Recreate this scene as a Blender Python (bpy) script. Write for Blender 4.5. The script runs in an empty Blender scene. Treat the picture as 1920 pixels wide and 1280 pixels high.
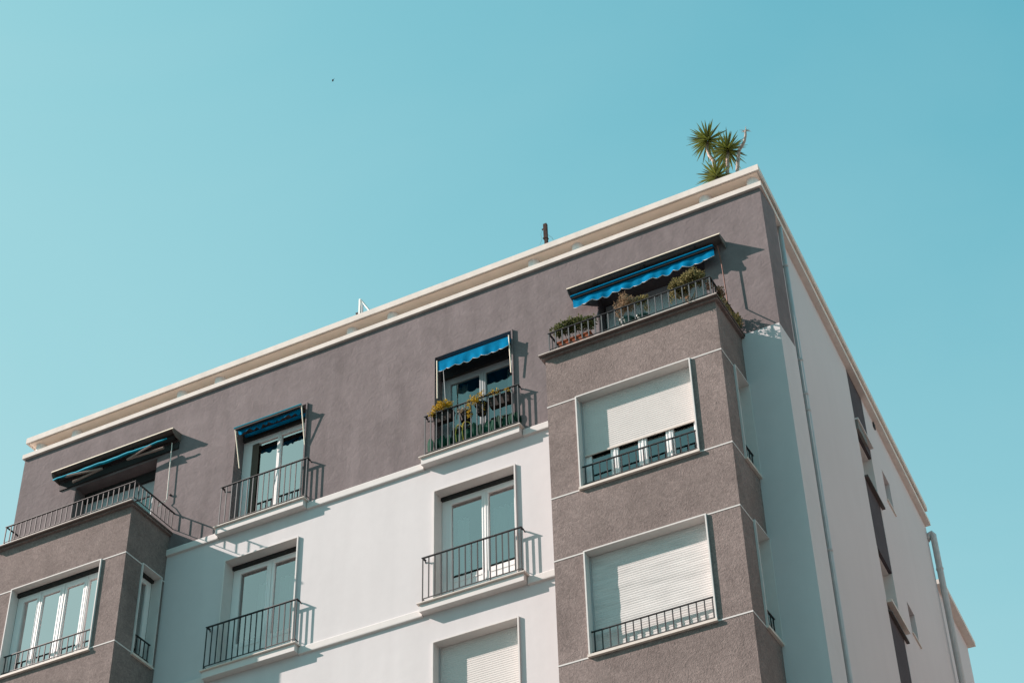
import bpy, bmesh, math, random
from math import sin, cos, pi, radians
from mathutils import Vector, Matrix
random.seed(11)
SC = bpy.context.scene
COL = SC.collection

# ---------------------------------------------------------------- camera
CAM = Vector((6.91, -23.6, 1.6))
YAW, PITCH, ROLL = -0.4705227, 0.6944716, -0.0286490
F_PX = 3499.82
def cam_axes():
    ca, sa, cb, sb, cc, sc = cos(YAW), sin(YAW), cos(PITCH), sin(PITCH), cos(ROLL), sin(ROLL)
    fwd = Vector((sa*cb, ca*cb, sb)); right = Vector((ca, -sa, 0)); up = right.cross(fwd)
    return cc*right + sc*up, -sc*right + cc*up, fwd
cr, cu, cf = cam_axes()
cd = bpy.data.cameras.new("camera"); co = bpy.data.objects.new("camera", cd); COL.objects.link(co)
cd.sensor_width = 36.0; cd.lens = F_PX/1920*36.0; cd.clip_end = 4000; cd.clip_start = 0.1
co.matrix_world = Matrix(((cr.x, cu.x, -cf.x, CAM.x), (cr.y, cu.y, -cf.y, CAM.y), (cr.z, cu.z, -cf.z, CAM.z), (0, 0, 0, 1)))
SC.camera = co

# ---------------------------------------------------------------- light
SUN = Vector((-2.38, -1.0, 1.62)).normalized()
w = bpy.data.worlds.new("World"); SC.world = w; w.use_nodes = True
nt = w.node_tree; nt.nodes.clear()
sky = nt.nodes.new('ShaderNodeTexSky'); sky.sky_type = 'NISHITA'; sky.sun_disc = False
sky.sun_elevation = math.asin(SUN.z); sky.sun_rotation = math.atan2(SUN.x, SUN.y)
sky.air_density = 1.0; sky.dust_density = 1.6; sky.ozone_density = 1.0
tint = nt.nodes.new('ShaderNodeMix'); tint.data_type = 'RGBA'; tint.blend_type = 'MULTIPLY'
tint.inputs[0].default_value = 1.0
tint.inputs[7].default_value = (3.8, 9.15, 8.1, 1)
bg = nt.nodes.new('ShaderNodeBackground'); bg.inputs[1].default_value = 0.082
wo = nt.nodes.new('ShaderNodeOutputWorld')
# soft shoulder: keeps the glow round the sun from swamping the teal sky of this hazy afternoon
K_SKY = 3.0
sp = nt.nodes.new('ShaderNodeSeparateColor'); cb_ = nt.nodes.new('ShaderNodeCombineColor'); nt.links.new(sky.outputs[0], sp.inputs[0])
for ch, p_ in enumerate((1.3, 1.0, 1.0)):
    m1 = nt.nodes.new('ShaderNodeMath'); m1.operation = 'POWER'; m1.inputs[1].default_value = p_
    m2 = nt.nodes.new('ShaderNodeMath'); m2.operation = 'ADD'; m2.inputs[1].default_value = K_SKY
    m3 = nt.nodes.new('ShaderNodeMath'); m3.operation = 'DIVIDE'
    nt.links.new(sp.outputs[ch], m1.inputs[0]); nt.links.new(m1.outputs[0], m2.inputs[0]); nt.links.new(m1.outputs[0], m3.inputs[0]); nt.links.new(m2.outputs[0], m3.inputs[1]); nt.links.new(m3.outputs[0], cb_.inputs[ch])
nt.links.new(cb_.outputs[0], tint.inputs[6]); tc = nt.nodes.new('ShaderNodeTexCoord'); sz = nt.nodes.new('ShaderNodeSeparateXYZ'); nt.links.new(tc.outputs['Generated'], sz.inputs[0])
mx_ = nt.nodes.new('ShaderNodeMath'); mx_.operation = 'MULTIPLY_ADD'; mx_.inputs[1].default_value = -0.42; mx_.inputs[2].default_value = 0.84; nt.links.new(sz.outputs[0], mx_.inputs[0])
ms_ = nt.nodes.new('ShaderNodeMath'); ms_.operation = 'SUBTRACT'; nt.links.new(mx_.outputs[0], ms_.inputs[0]); nt.links.new(sz.outputs[2], ms_.inputs[1])
cl = nt.nodes.new('ShaderNodeTexNoise'); cl.inputs['Scale'].default_value = 2.6; cl.inputs['Detail'].default_value = 5; cl.inputs['Distortion'].default_value = 0.8
cs = nt.nodes.new('ShaderNodeVectorMath'); cs.operation = 'MULTIPLY'; cs.inputs[1].default_value = (1.0, 1.6, 2.6); nt.links.new(tc.outputs['Generated'], cs.inputs[0]); nt.links.new(cs.outputs[0], cl.inputs['Vector'])
cm = nt.nodes.new('ShaderNodeMath'); cm.operation = 'MULTIPLY_ADD'; cm.inputs[1].default_value = 0.22; cm.inputs[2].default_value = -0.11; nt.links.new(cl.outputs['Fac'], cm.inputs[0])
ma_ = nt.nodes.new('ShaderNodeMath'); ma_.operation = 'ADD'; nt.links.new(ms_.outputs[0], ma_.inputs[0]); nt.links.new(cm.outputs[0], ma_.inputs[1])
hz = nt.nodes.new('ShaderNodeMapRange'); hz.inputs[1].default_value = 0.08; hz.inputs[2].default_value = 0.60; hz.inputs[3].default_value = 0.0; hz.inputs[4].default_value = 0.75; nt.links.new(ma_.outputs[0], hz.inputs[0])
pale = nt.nodes.new('ShaderNodeMix'); pale.data_type = 'RGBA'; pale.inputs[7].default_value = (2.9, 4.35, 4.6, 1)
nt.links.new(hz.outputs[0], pale.inputs[0]); nt.links.new(tint.outputs[2], pale.inputs[6])
nt.links.new(pale.outputs[2], bg.inputs[0]); nt.links.new(bg.outputs[0], wo.inputs[0])
ld = bpy.data.lights.new("sun", 'SUN'); lo = bpy.data.objects.new("sun", ld); COL.objects.link(lo)
ld.energy = 4.9; ld.angle = radians(0.5); ld.color = (1.0, 0.83, 0.77)
lo.rotation_euler = (-SUN).to_track_quat('-Z', 'Y').to_euler(); lo.location = (0, -20, 60)
SC.view_settings.view_transform = 'Standard'; SC.view_settings.look = 'None'
SC.view_settings.exposure = 1.0; SC.view_settings.gamma = 1.0
SC.cycles.max_bounces = 8; SC.cycles.diffuse_bounces = 5

# ---------------------------------------------------------------- materials
MATS = {}
def mat(name, col, rough=0.85, var=None, bump=None, island=None, spec=0.08, streak=None, metal=0.0, transl=0.0):
    m = bpy.data.materials.new(name); m.use_nodes = True; n = m.node_tree.nodes; l = m.node_tree.links
    b = n['Principled BSDF']; b.inputs['Roughness'].default_value = rough; b.inputs['Metallic'].default_value = metal
    b.inputs['Specular IOR Level'].default_value = spec
    b.inputs['Base Color'].default_value = (*col, 1)
    geo = n.new('ShaderNodeNewGeometry'); last = None
    def noise(scale, detail=4, dist=0.0, stretch=None):
        t = n.new('ShaderNodeTexNoise'); t.inputs['Scale'].default_value = scale; t.inputs['Detail'].default_value = detail
        t.inputs['Distortion'].default_value = dist
        if stretch:
            mp = n.new('ShaderNodeVectorMath'); mp.operation = 'MULTIPLY'; mp.inputs[1].default_value = stretch
            l.new(geo.outputs['Position'], mp.inputs[0]); l.new(mp.outputs[0], t.inputs['Vector'])
        else: l.new(geo.outputs['Position'], t.inputs['Vector'])
        return t
    def mixv(src, amt, lo=0.3, hi=0.7):
        nonlocal last
        mr = n.new('ShaderNodeMapRange'); mr.inputs[1].default_value = lo; mr.inputs[2].default_value = hi
        mr.inputs[3].default_value = 1-amt; mr.inputs[4].default_value = 1+amt
        l.new(src, mr.inputs[0])
        mx = n.new('ShaderNodeMix'); mx.data_type = 'RGBA'; mx.blend_type = 'MULTIPLY'; mx.inputs[0].default_value = 1
        if last is None: mx.inputs[6].default_value = (*col, 1)
        else: l.new(last, mx.inputs[6])
        l.new(mr.outputs[0], mx.inputs[7]); last = mx.outputs[2]
    for v in (var or []):
        t = noise(v[0], v[2] if len(v) > 2 else 4, v[3] if len(v) > 3 else 0.0)
        mixv(t.outputs['Fac'], v[1])
    if streak:
        t = noise(streak[0], 5, 0.4, (1, 1, streak[2])); mixv(t.outputs['Fac'], streak[1])
    if island: mixv(geo.outputs['Random Per Island'], island, 0, 1)
    if last is not None: l.new(last, b.inputs['Base Color'])
    if bump:
        prev = None
        for (sc_, st, di, ds) in bump:
            t = noise(sc_, 5, ds); bp = n.new('ShaderNodeBump'); bp.inputs['Strength'].default_value = st; bp.inputs['Distance'].default_value = di
            l.new(t.outputs['Fac'], bp.inputs['Height'])
            if prev: l.new(prev, bp.inputs['Normal'])
            prev = bp.outputs[0]
        l.new(prev, b.inputs['Normal'])
    if transl:
        tr = n.new('ShaderNodeBsdfTranslucent'); mx = n.new('ShaderNodeMixShader'); mx.inputs[0].default_value = transl
        if last is not None: l.new(last, tr.inputs[0])
        else: tr.inputs[0].default_value = (*col, 1)
        out = n['Material Output']; l.new(b.outputs[0], mx.inputs[1]); l.new(tr.outputs[0], mx.inputs[2]); l.new(mx.outputs[0], out.inputs[0])
    MATS[name] = m; return m
M_GREY = mat('grey_plaster', (0.170, 0.144, 0.146), 0.9, var=[(0.35, 0.07), (2.2, 0.08, 6, 1.2), (9, 0.05, 6, 1.5)], streak=(3.0, 0.10, 0.15), bump=[(7, 0.35, 0.02, 1.2), (40, 0.18, 0.004, 0)])
M_BAY = mat('rough_taupe_stucco', (0.198, 0.160, 0.150), 0.95, streak=(1.6, 0.07, 0.25), var=[(0.8, 0.12), (3.0, 0.09, 5, 1.0), (5.5, 0.16, 4, 4.0), (13, 0.15, 5, 3.5), (40, 0.07, 3, 0.8)], bump=[(15, 0.36, 0.03, 3.0), (55, 0.2, 0.01, 0)])
M_STRIP = mat('dark_grey_paint_and_shade', (0.075, 0.066, 0.072), 0.9, var=[(3, 0.08), (20, 0.08)], bump=[(20, 0.3, 0.01, 1)])  # the strip's own paint; also darkens terrace reveals as painted shade
M_WHITE = mat('white_plaster', (0.54, 0.525, 0.53), 0.85, var=[(0.5, 0.025), (5, 0.012)], streak=(2.2, 0.03, 0.10), bump=[(4, 0.12, 0.02, 0.5), (60, 0.08, 0.003, 0)])
M_WSIDE = mat('white_side_plaster', (0.53, 0.51, 0.515), 0.88, var=[(0.4, 0.03)], streak=(2.5, 0.012, 0.1), bump=[(5, 0.12, 0.02, 0.5)])
M_TRIM = mat('white_trim', (0.58, 0.56, 0.545), 0.7, var=[(6, 0.03)])
M_POST = mat('post_white', (0.78, 0.75, 0.73), 0.8)
M_SOFF = mat('soffit_bounce_cream', (0.88, 0.75, 0.64), 0.9, var=[(3, 0.06)])  # cream brightened and warmed to paint ground bounce on the underside
M_CORN = mat('cornice_cream', (0.62, 0.57, 0.525), 0.85, var=[(3, 0.05), (20, 0.03)], streak=(6, 0.05, 0.3), bump=[(30, 0.15, 0.004, 0)])
M_MARBLE = mat('marble_sill', (0.60, 0.54, 0.49), 0.5, var=[(9, 0.08)])
M_DARKSTONE = mat('dark_stone', (0.10, 0.085, 0.08), 0.6, var=[(9, 0.15)])
M_IRON = mat('dark_iron', (0.028, 0.03, 0.033), 0.5, spec=0.25, island=0.1)
M_IRONL = mat('grey_iron', (0.085, 0.092, 0.097), 0.5, spec=0.3, island=0.12)
M_SASH = mat('white_sash', (0.74, 0.73, 0.72), 0.4, spec=0.5)
M_SASHG = mat('grey_sash', (0.35, 0.37, 0.38), 0.4, spec=0.5)
M_SHUT = mat('shutter_white', (0.57, 0.545, 0.525), 0.5, var=[(4, 0.03)])
M_SHUTD = mat('shutter_dirty', (0.56, 0.54, 0.525), 0.5, var=[(2, 0.04)], streak=(2.0, 0.10, 9.0))
M_SHUTG = mat('shutter_grey', (0.40, 0.43, 0.44), 0.5, var=[(4, 0.05)])
M_BOXD = mat('dark_box_and_shade', (0.03, 0.03, 0.03), 0.6)  # dark boxes, and painted shade under hoods and awnings
M_BLUE = mat('blue_fabric', (0.0, 0.15, 0.30), 0.85, var=[(5, 0.18, 4, 0.6), (30, 0.08)], transl=0.05, spec=0.02)
M_CYAN = mat('cyan_fabric', (0.0, 0.27, 0.38), 0.75, var=[(5, 0.12)], spec=0.2)
M_TRIMW = mat('fabric_trim', (0.75, 0.74, 0.70), 0.8)
M_HOODL = mat('brown_hood', (0.15, 0.12, 0.105), 0.6, var=[(6, 0.08)])
M_HOODR = mat('grey_hood', (0.16, 0.155, 0.145), 0.6, var=[(6, 0.08)])
M_LIP = mat('cream_lip', (0.80, 0.72, 0.58), 0.5)
M_ARM = mat('tan_arm', (0.27, 0.21, 0.185), 0.5)
M_ROD = mat('white_rod', (0.75, 0.70, 0.64), 0.5)
M_RODR = mat('rusty_rod', (0.20, 0.10, 0.08), 0.6, var=[(20, 0.3)])
M_CURT = mat('curtain_cloth', (0.62, 0.66, 0.64), 0.9, transl=0.3)
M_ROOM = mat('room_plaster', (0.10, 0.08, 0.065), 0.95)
M_PIPE = mat('pipe_white', (0.42, 0.405, 0.40), 0.45, var=[(10, 0.06)], spec=0.5)
M_TERR = mat('terracotta', (0.25, 0.07, 0.032), 0.85, var=[(12, 0.15)])
M_POTG = mat('dark_green_plastic', (0.01, 0.05, 0.035), 0.45, spec=0.5)
M_POTB = mat('black_planter', (0.025, 0.02, 0.018), 0.6)
M_LEAFO = mat('olive_leaf', (0.20, 0.175, 0.075), 0.6, island=0.55, transl=0.25)
M_LEAFG = mat('green_leaf', (0.115, 0.125, 0.05), 0.6, island=0.55, transl=0.25)
M_LEAFR = mat('dry_leaf', (0.30, 0.215, 0.14), 0.8, island=0.45, transl=0.2)
M_LEAFY = mat('yellow_leaf', (0.42, 0.28, 0.03), 0.6, island=0.6, transl=0.3)
M_LEAFP = mat('rosy_leaf', (0.26, 0.16, 0.10), 0.6, island=0.5, transl=0.3)
M_PAD = mat('green_pad', (0.010, 0.060, 0.038), 0.75, var=[(9, 0.3)], island=0.45, transl=0.1)
M_BARK = mat('pale_bark', (0.36, 0.29, 0.25), 0.9, var=[(9, 0.4), (40, 0.2)], bump=[(30, 0.6, 0.02, 0)])
M_TWIG = mat('twig', (0.20, 0.17, 0.13), 0.9, var=[(30, 0.3)])
M_YUC = mat('yucca_leaf', (0.125, 0.145, 0.022), 0.5, island=0.6, spec=0.4, transl=0.18)
M_RUST = mat('rusty_steel', (0.05, 0.03, 0.025), 0.8, var=[(15, 0.4)])
M_WMETAL = mat('white_metal', (0.72, 0.72, 0.70), 0.5)
M_GROUND = mat('asphalt', (0.09, 0.09, 0.09), 0.9, var=[(0.5, 0.1), (30, 0.15)])
M_PAVE = mat('pavement_stone', (0.22, 0.20, 0.18), 0.9, var=[(0.7, 0.08), (20, 0.1)])
M_BIRD = mat('dark_feather', (0.04, 0.04, 0.04), 0.9)
M_HOSE = mat('yellow_stem', (0.50, 0.40, 0.08), 0.5)
M_FLW = mat('pink_petal', (0.65, 0.35, 0.30), 0.7)

def glass(name, fac, tintc):
    m = bpy.data.materials.new(name); m.use_nodes = True; n = m.node_tree.nodes; l = m.node_tree.links; n.clear()
    g = n.new('ShaderNodeBsdfGlossy'); g.inputs['Roughness'].default_value = 0.015; g.inputs[0].default_value = (*tintc, 1)
    t = n.new('ShaderNodeBsdfTransparent'); t.inputs[0].default_value = (0.55, 0.62, 0.6, 1)
    lw = n.new('ShaderNodeFresnel'); lw.inputs['IOR'].default_value = 1.6
    ad = n.new('ShaderNodeMath'); ad.operation = 'ADD'; ad.inputs[1].default_value = fac; ad.use_clamp = True
    tx = n.new('ShaderNodeTexNoise'); tx.inputs['Scale'].default_value = 1.3
    bp = n.new('ShaderNodeBump'); bp.inputs['Strength'].default_value = 0.06; bp.inputs['Distance'].default_value = 0.02
    ge = n.new('ShaderNodeNewGeometry'); l.new(ge.outputs['Position'], tx.inputs['Vector']); l.new(tx.outputs['Fac'], bp.inputs['Height']); l.new(bp.outputs[0], g.inputs['Normal'])
    mx = n.new('ShaderNodeMixShader'); o = n.new('ShaderNodeOutputMaterial')
    l.new(lw.outputs[0], ad.inputs[0]); l.new(ad.outputs[0], mx.inputs[0]); l.new(t.outputs[0], mx.inputs[1]); l.new(g.outputs[0], mx.inputs[2]); l.new(mx.outputs[0], o.inputs[0])
    return m
M_GLASS = glass('window_glass', 0.32, (0.97, 0.90, 0.90))
M_GLASSB = glass('bright_window_glass', 0.60, (1.0, 0.87, 0.86))
M_GLASSD = glass('dim_window_glass', 0.14, (0.80, 0.92, 0.95))
M_GLASSM = glass('reflective_window_glass', 0.48, (1.0, 0.87, 0.86))

# ---------------------------------------------------------------- helpers
ID = lambda u, d, z: (u, d, z)
class MB:
    def __init__(s, tr=ID): s.v = []; s.f = []; s.tr = tr
    def add(s, pts, faces):
        b = len(s.v); s.v += [Vector(s.tr(*p)) for p in pts]; s.f += [tuple(b+i for i in f) for f in faces]; return s
    def box(s, x0, x1, y0, y1, z0, z1):
        return s.add([(x0,y0,z0),(x1,y0,z0),(x1,y1,z0),(x0,y1,z0),(x0,y0,z1),(x1,y0,z1),(x1,y1,z1),(x0,y1,z1)],
                     [(0,3,2,1),(4,5,6,7),(0,1,5,4),(1,2,6,5),(2,3,7,6),(3,0,4,7)])
    def quad(s, a, b, c, d): return s.add([a,b,c,d], [(0,1,2,3)])
    def prism(s, poly, z0, z1):                 # polygon in the u-d plane
        n = len(poly); return s.add([(p[0],p[1],z0) for p in poly]+[(p[0],p[1],z1) for p in poly],
            [tuple(range(n-1,-1,-1)), tuple(range(n,2*n))]+[(i,(i+1)%n,n+(i+1)%n,n+i) for i in range(n)])
    def xprism(s, poly, x0, x1):                # polygon in the d-z plane extruded along u
        n = len(poly); return s.add([(x0,p[0],p[1]) for p in poly]+[(x1,p[0],p[1]) for p in poly],
            [tuple(range(n-1,-1,-1)), tuple(range(n,2*n))]+[(i,(i+1)%n,n+(i+1)%n,n+i) for i in range(n)])
    def tube(s, pts, r, n=6, caps=True):
        pts = [Vector(p) for p in pts]; rr = r if isinstance(r, (list, tuple)) else [r]*len(pts)
        P = []; m = len(pts)
        tot = [sum(abs((pts[i+1]-pts[i])[k]) for i in range(m-1)) for k in range(3)]; kx = tot.index(min(tot))
        a = Vector([1.0 if k == kx else 0.0 for k in range(3)])
        for i, p in enumerate(pts):
            t = (pts[min(i+1,m-1)]-pts[max(i-1,0)]).normalized()
            e = t.cross(a).normalized(); g = t.cross(e).normalized()
            for k in range(n):
                an = 2*pi*k/n; P.append(tuple(p + (e*cos(an)+g*sin(an))*rr[i]))
        F = [(i*n+k, i*n+(k+1)%n, (i+1)*n+(k+1)%n, (i+1)*n+k) for i in range(m-1) for k in range(n)]
        if caps: F += [tuple(range(n-1,-1,-1)), tuple((m-1)*n+k for k in range(n))]
        return s.add(P, F)
    def grid(s, fn, nu, nv):
        P = [fn(i/nu, j/nv) for j in range(nv+1) for i in range(nu+1)]
        return s.add(P, [(j*(nu+1)+i, j*(nu+1)+i+1, (j+1)*(nu+1)+i+1, (j+1)*(nu+1)+i) for j in range(nv) for i in range(nu)])
    def ell(s, c, r, nu=10, nv=7):
        P = []; F = []
        for j in range(nv+1):
            th = pi*j/nv
            for i in range(nu):
                ph = 2*pi*i/nu; P.append((c[0]+r[0]*sin(th)*cos(ph), c[1]+r[1]*sin(th)*sin(ph), c[2]+r[2]*cos(th)))
        for j in range(nv):
            for i in range(nu): F.append((j*nu+i, j*nu+(i+1)%nu, (j+1)*nu+(i+1)%nu, (j+1)*nu+i))
        return s.add(P, F)
WPOS = {}
def obj(name, mb, m, parent=None, smooth=False, label=None, kind=None, recalc=True, origin=None):
    vs = mb.v
    if origin is None:
        origin = Vector(((min(v.x for v in vs)+max(v.x for v in vs))/2, (min(v.y for v in vs)+max(v.y for v in vs))/2, min(v.z for v in vs)))
    me = bpy.data.meshes.new(name); me.from_pydata([tuple(v-origin) for v in vs], [], mb.f)
    if recalc:
        b = bmesh.new(); b.from_mesh(me); bmesh.ops.recalc_face_normals(b, faces=b.faces); b.to_mesh(me); b.free()
    me.materials.append(m)
    if smooth:
        for p in me.polygons: p.use_smooth = True
    o = bpy.data.objects.new(name, me); COL.objects.link(o)
    po = WPOS[parent.name] if parent else Vector((0,0,0))
    o.location = origin-po; o.parent = parent; WPOS[o.name] = origin
    if label: o['label'] = label
    if kind: o['kind'] = kind
    return o
def thing(name, loc, label, cat, group=None):
    o = bpy.data.objects.new(name, None); COL.objects.link(o); o.location = loc; o.empty_display_size = 0.3
    WPOS[o.name] = Vector(loc); tag(o, label, cat, group); return o
def tag(o, label, cat, group=None):
    o['label'] = label; o['category'] = cat
    if group: o['group'] = group
    return o
def gridwall(mb, us, zs, holes, d0, d1):
    us = sorted(set(us)); zs = sorted(set(zs))
    def fill(i, j):
        if i < 0 or j < 0 or i >= len(us)-1 or j >= len(zs)-1: return False
        cu_, cz = (us[i]+us[i+1])/2, (zs[j]+zs[j+1])/2
        return not any(h[0] < cu_ < h[1] and h[2] < cz < h[3] for h in holes)
    for i in range(len(us)-1):
        for j in range(len(zs)-1):
            if not fill(i, j): continue
            a, b, c, d = us[i], us[i+1], zs[j], zs[j+1]
            mb.quad((a,d0,c),(b,d0,c),(b,d0,d),(a,d0,d)); mb.quad((a,d1,c),(a,d1,d),(b,d1,d),(b,d1,c))
            if not fill(i-1, j): mb.quad((a,d0,c),(a,d0,d),(a,d1,d),(a,d1,c))
            if not fill(i+1, j): mb.quad((b,d0,c),(b,d1,c),(b,d1,d),(b,d0,d))
            if not fill(i, j-1): mb.quad((a,d0,c),(a,d1,c),(b,d1,c),(b,d0,c))
            if not fill(i, j+1): mb.quad((a,d0,d),(b,d0,d),(b,d1,d),(a,d1,d))
    return mb
def wall(name, tr, u0, u1, z0, z1, holes, d0, d1, m, parent, label=None):
    us = [u0, u1]+[h[0] for h in holes]+[h[1] for h in holes]; zs = [z0, z1]+[h[2] for h in holes]+[h[3] for h in holes]
    us = [u for u in us if u0 <= u <= u1]; zs = [z for z in zs if z0 <= z <= z1]
    return obj(name, gridwall(MB(tr), us, zs, holes, d0, d1), m, parent, recalc=False, label=label)

# ---------------------------------------------------------------- ground
obj('road', MB().box(-400, 400, -400, 400, -0.5, 0.0), M_GROUND, kind='structure')
obj('pavement', MB().prism([(-60,-14),(5.5,-14),(5.5,60),(-60,60)], 0.0, 0.14), M_PAVE, kind='structure')

# ---------------------------------------------------------------- the building
B = thing('apartment_building', (-8.0, 5.0, 0.14), 'grey and white apartment block with projecting taupe bays and blue awnings', 'building')
XL = -16.717; ZT = 25.166; ZB1 = 21.45; ZG = 0.14
A_S = radians(-3.717); P0 = Vector((-0.146, 1.131)); SD = Vector((sin(A_S), cos(A_S))); SN = Vector((cos(A_S), -sin(A_S)))
def TS(u, d, z):                                  # side street wall: u along it, d inwards
    p = P0 + SD*u - SN*d; return (p.x, p.y, z)
SEND = 10.90
# openings in the street front (x0, x1, z0, z1)
OPL = (-15.20, -13.12, 21.15, 23.93); OPR = (-3.33, -1.21, 21.15, 23.95)
W1 = (-11.23, -9.553, 21.57, 23.925); W3 = (-6.742, -5.062, 21.57, 23.915)
W2 = (-11.215, -9.575, 18.50, 20.838); W4 = (-6.737, -5.085, 18.50, 20.848); W5 = (-6.741, -5.097, 15.43, 17.768); W6 = (-11.215, -9.575, 15.43, 17.768)
e = 0.012
def hole(w): return (w[0]+e, w[1]-e, w[2]-0.02, w[3]-e)
wall('upper_wall', ID, XL, 0.0, ZB1, ZT, [OPL, OPR, hole(W1), hole(W3)], 0.0, 0.30, M_GREY, B, 'grey plaster of the top floor')
wall('lower_wall', ID, XL+0.001, -0.3, ZG, ZB1-0.001, [hole(W2), hole(W4), hole(W5), hole(W6)], 0.0, 0.30, M_WHITE, B, 'white plaster below the top floor')
obj('corner_wall', MB().box(-0.28, -0.001, 0.30, 0.714, 21.9, ZT), M_GREY, B)
obj('corner_pier', MB().box(-0.75, 0.006, -0.047, 0.722, ZG, 21.942), M_WHITE, B, label='white corner pier standing slightly proud of the grey wall')
obj('west_wall', MB().box(XL, XL+0.3, 0.301, 12.0, ZG, ZT), M_GREY, B)
obj('back_wall', MB().box(XL+0.31, -1.2, 11.8, 11.95, ZG, ZT-0.002), M_WSIDE, B)
# side street wall with its recessed grey strip and small windows
ST0, ST1 = 4.55, 5.66
SW = [(6.56, 7.14, 23.20, 23.95), (6.66, 7.24, 20.15, 20.85)]
wall('side_wall', TS, -0.45, SEND, ZG, ZT-0.001, [(ST0, ST1, -1, 30)]+SW, 0.0, 0.25, M_WSIDE, B, 'shaded white plaster of the side street wall')
R1z = (22.50, 23.61); R2z = (19.72, 20.90)
wall('side_strip', TS, ST0+0.0005, ST1-0.0005, ZG, ZT-0.002, [(ST0+0.001, ST1-0.001, R1z[0], R1z[1]), (ST0+0.001, ST1-0.001, R2z[0], R2z[1])], 0.006, 0.4, M_STRIP, B, 'dark grey recessed strip in the side wall')
for (a, b_, c, d) in SW:
    wn = obj('small_window', MB(TS).box(a-0.02, b_+0.02, 0.20, 0.23, c-0.02, d+0.02), M_SASHG, B)
    obj('sill', MB(TS).box(a-0.03, b_+0.05, -0.03, 0.2, c-0.035, c), M_MARBLE, wn)
    obj('pane', MB(TS).box(a+0.06, b_-0.06, 0.19, 0.197, c+0.06, d-0.06), M_GLASS, wn)
for k, (z0, z1) in enumerate((R1z, R2z)):
    wn = obj('side_window', MB(TS).box(ST0, ST0+0.02, 0.0, 0.38, z0, z1).box(ST1-0.02, ST1, 0.0, 0.38, z0, z1).box(ST0+0.02, ST1-0.02, 0.07, 0.38, z1-0.02, z1), M_TRIM, B)
    fr = MB(TS); a, b_ = ST0+0.02, ST1-0.02
    fr.box(a, a+0.07, 0.27, 0.33, z0, z1-0.02).box(b_-0.07, b_, 0.27, 0.33, z0, z1-0.02).box(a+0.07, b_-0.07, 0.27, 0.33, z1-0.09, z1-0.02).box(a+0.07, b_-0.07, 0.27, 0.33, z0, z0+0.07).box((a+b_)/2-0.05, (a+b_)/2+0.05, 0.268, 0.328, z0+0.07, z1-0.09)
    obj('sash', fr, M_SASH, wn)
    obj('pane', MB(TS).box(a+0.07, b_-0.07, 0.30, 0.306, z0+0.07, z1-0.09), M_GLASS, wn)
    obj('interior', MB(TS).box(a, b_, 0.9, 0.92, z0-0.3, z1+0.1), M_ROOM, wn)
    if k == 0:
        obj('shutter_box', MB(TS).box(ST0+0.0, ST0+0.66, -0.05, 0.05, 23.62, 23.84), M_HOODR, wn)
        obj('box_trim', MB(TS).box(ST0-0.01, ST0+1.1, -0.075, 0.055, 23.845, 23.88), M_TRIM, wn)
        obj('sill', MB(TS).box(ST0-0.01, ST1+0.13, -0.07, 0.30, z0-0.045, z0-0.002), M_DARKSTONE, wn)
    else:
        obj('sill', MB(TS).box(ST0+0.02, ST1+0.20, -0.10, 0.26, z0-0.06, z0-0.002), M_MARBLE, wn)
        obj('ledge', MB(TS).box(ST0+0.0, ST1+0.18, -0.06, 0.05, z0-0.27, z0-0.235), M_DARKSTONE, wn)
v = MB(TS); v.box(6.46, 6.50, -0.03, -0.001, 24.98, 25.10).box(6.50, 6.60, -0.03, -0.001, 24.98, 25.00).box(6.50, 6.60, -0.03, -0.001, 25.03, 25.05).box(6.50, 6.60, -0.03, -0.001, 25.08, 25.10)
obj('cable_bracket', v, M_IRON, B)

# cornice: lower slab, round posts, upper slab with drip groove
def offset_pts(y0, x1, x0, yend): # front y, right x, left x
    k = tan_s = math.tan(A_S)
    return [(x0, y0), (x1, y0), (x1+(yend-y0)*k, yend), (x0, yend)]
low = obj('roof_slab', MB().prism(offset_pts(-0.057, 0.051, XL-0.04, 12.0), ZT, ZT+0.105), M_CORN, B)
out = offset_pts(-0.10, 0.055, XL+0.03, 11.94)
def ring(mb, o, wdt, z0, z1):
    i = [(o[0][0]+wdt, o[0][1]+wdt), (o[1][0]-wdt, o[1][1]+wdt), (o[2][0]-wdt, o[2][1]-wdt), (o[3][0]+wdt, o[3][1]-wdt)]
    for a in range(4):
        b = (a+1) % 4; mb.prism([o[a], o[b], i[b], i[a]], z0, z1)
    return mb
ZU = 25.522
up = obj('coping', ring(MB(), out, 0.95, ZU+0.012, 25.655), M_CORN, B, recalc=False)
in1 = [(out[0][0]+0.035, out[0][1]+0.035), (out[1][0]-0.035, out[1][1]+0.035), (out[2][0]-0.035, out[2][1]-0.035), (out[3][0]+0.035, out[3][1]-0.035)]
ed = MB()
for a in range(4):
    b = (a+1) % 4; ed.prism([out[a], out[b], in1[b], in1[a]], ZU-0.004, ZU+0.0115)
obj('drip_edge', ed, M_CORN, up, recalc=False)
in2 = [(out[0][0]+0.052, out[0][1]+0.052), (out[1][0]-0.052, out[1][1]+0.052), (out[2][0]-0.052, out[2][1]-0.052), (out[3][0]+0.052, out[3][1]-0.052)]
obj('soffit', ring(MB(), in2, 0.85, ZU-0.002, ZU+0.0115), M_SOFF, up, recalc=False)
for x in (-0.152, -1.095, -3.714, -4.649, -7.769, -8.702, -11.86, -12.80, -15.503, -16.45):
    obj('post', MB().tube([(x, 0.14, ZT+0.104), (x, 0.14, ZU-0.003)], 0.115, 20), M_POST, up, smooth=False)
for yy in (1.6, 2.6, 5.4, 6.4, 9.2, 10.2):
    xx = -0.13+(yy)*math.tan(A_S); obj('post', MB().tube([(xx, yy, ZT+0.104), (xx, yy, ZU-0.003)], 0.115, 16), M_POST, up)
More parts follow.
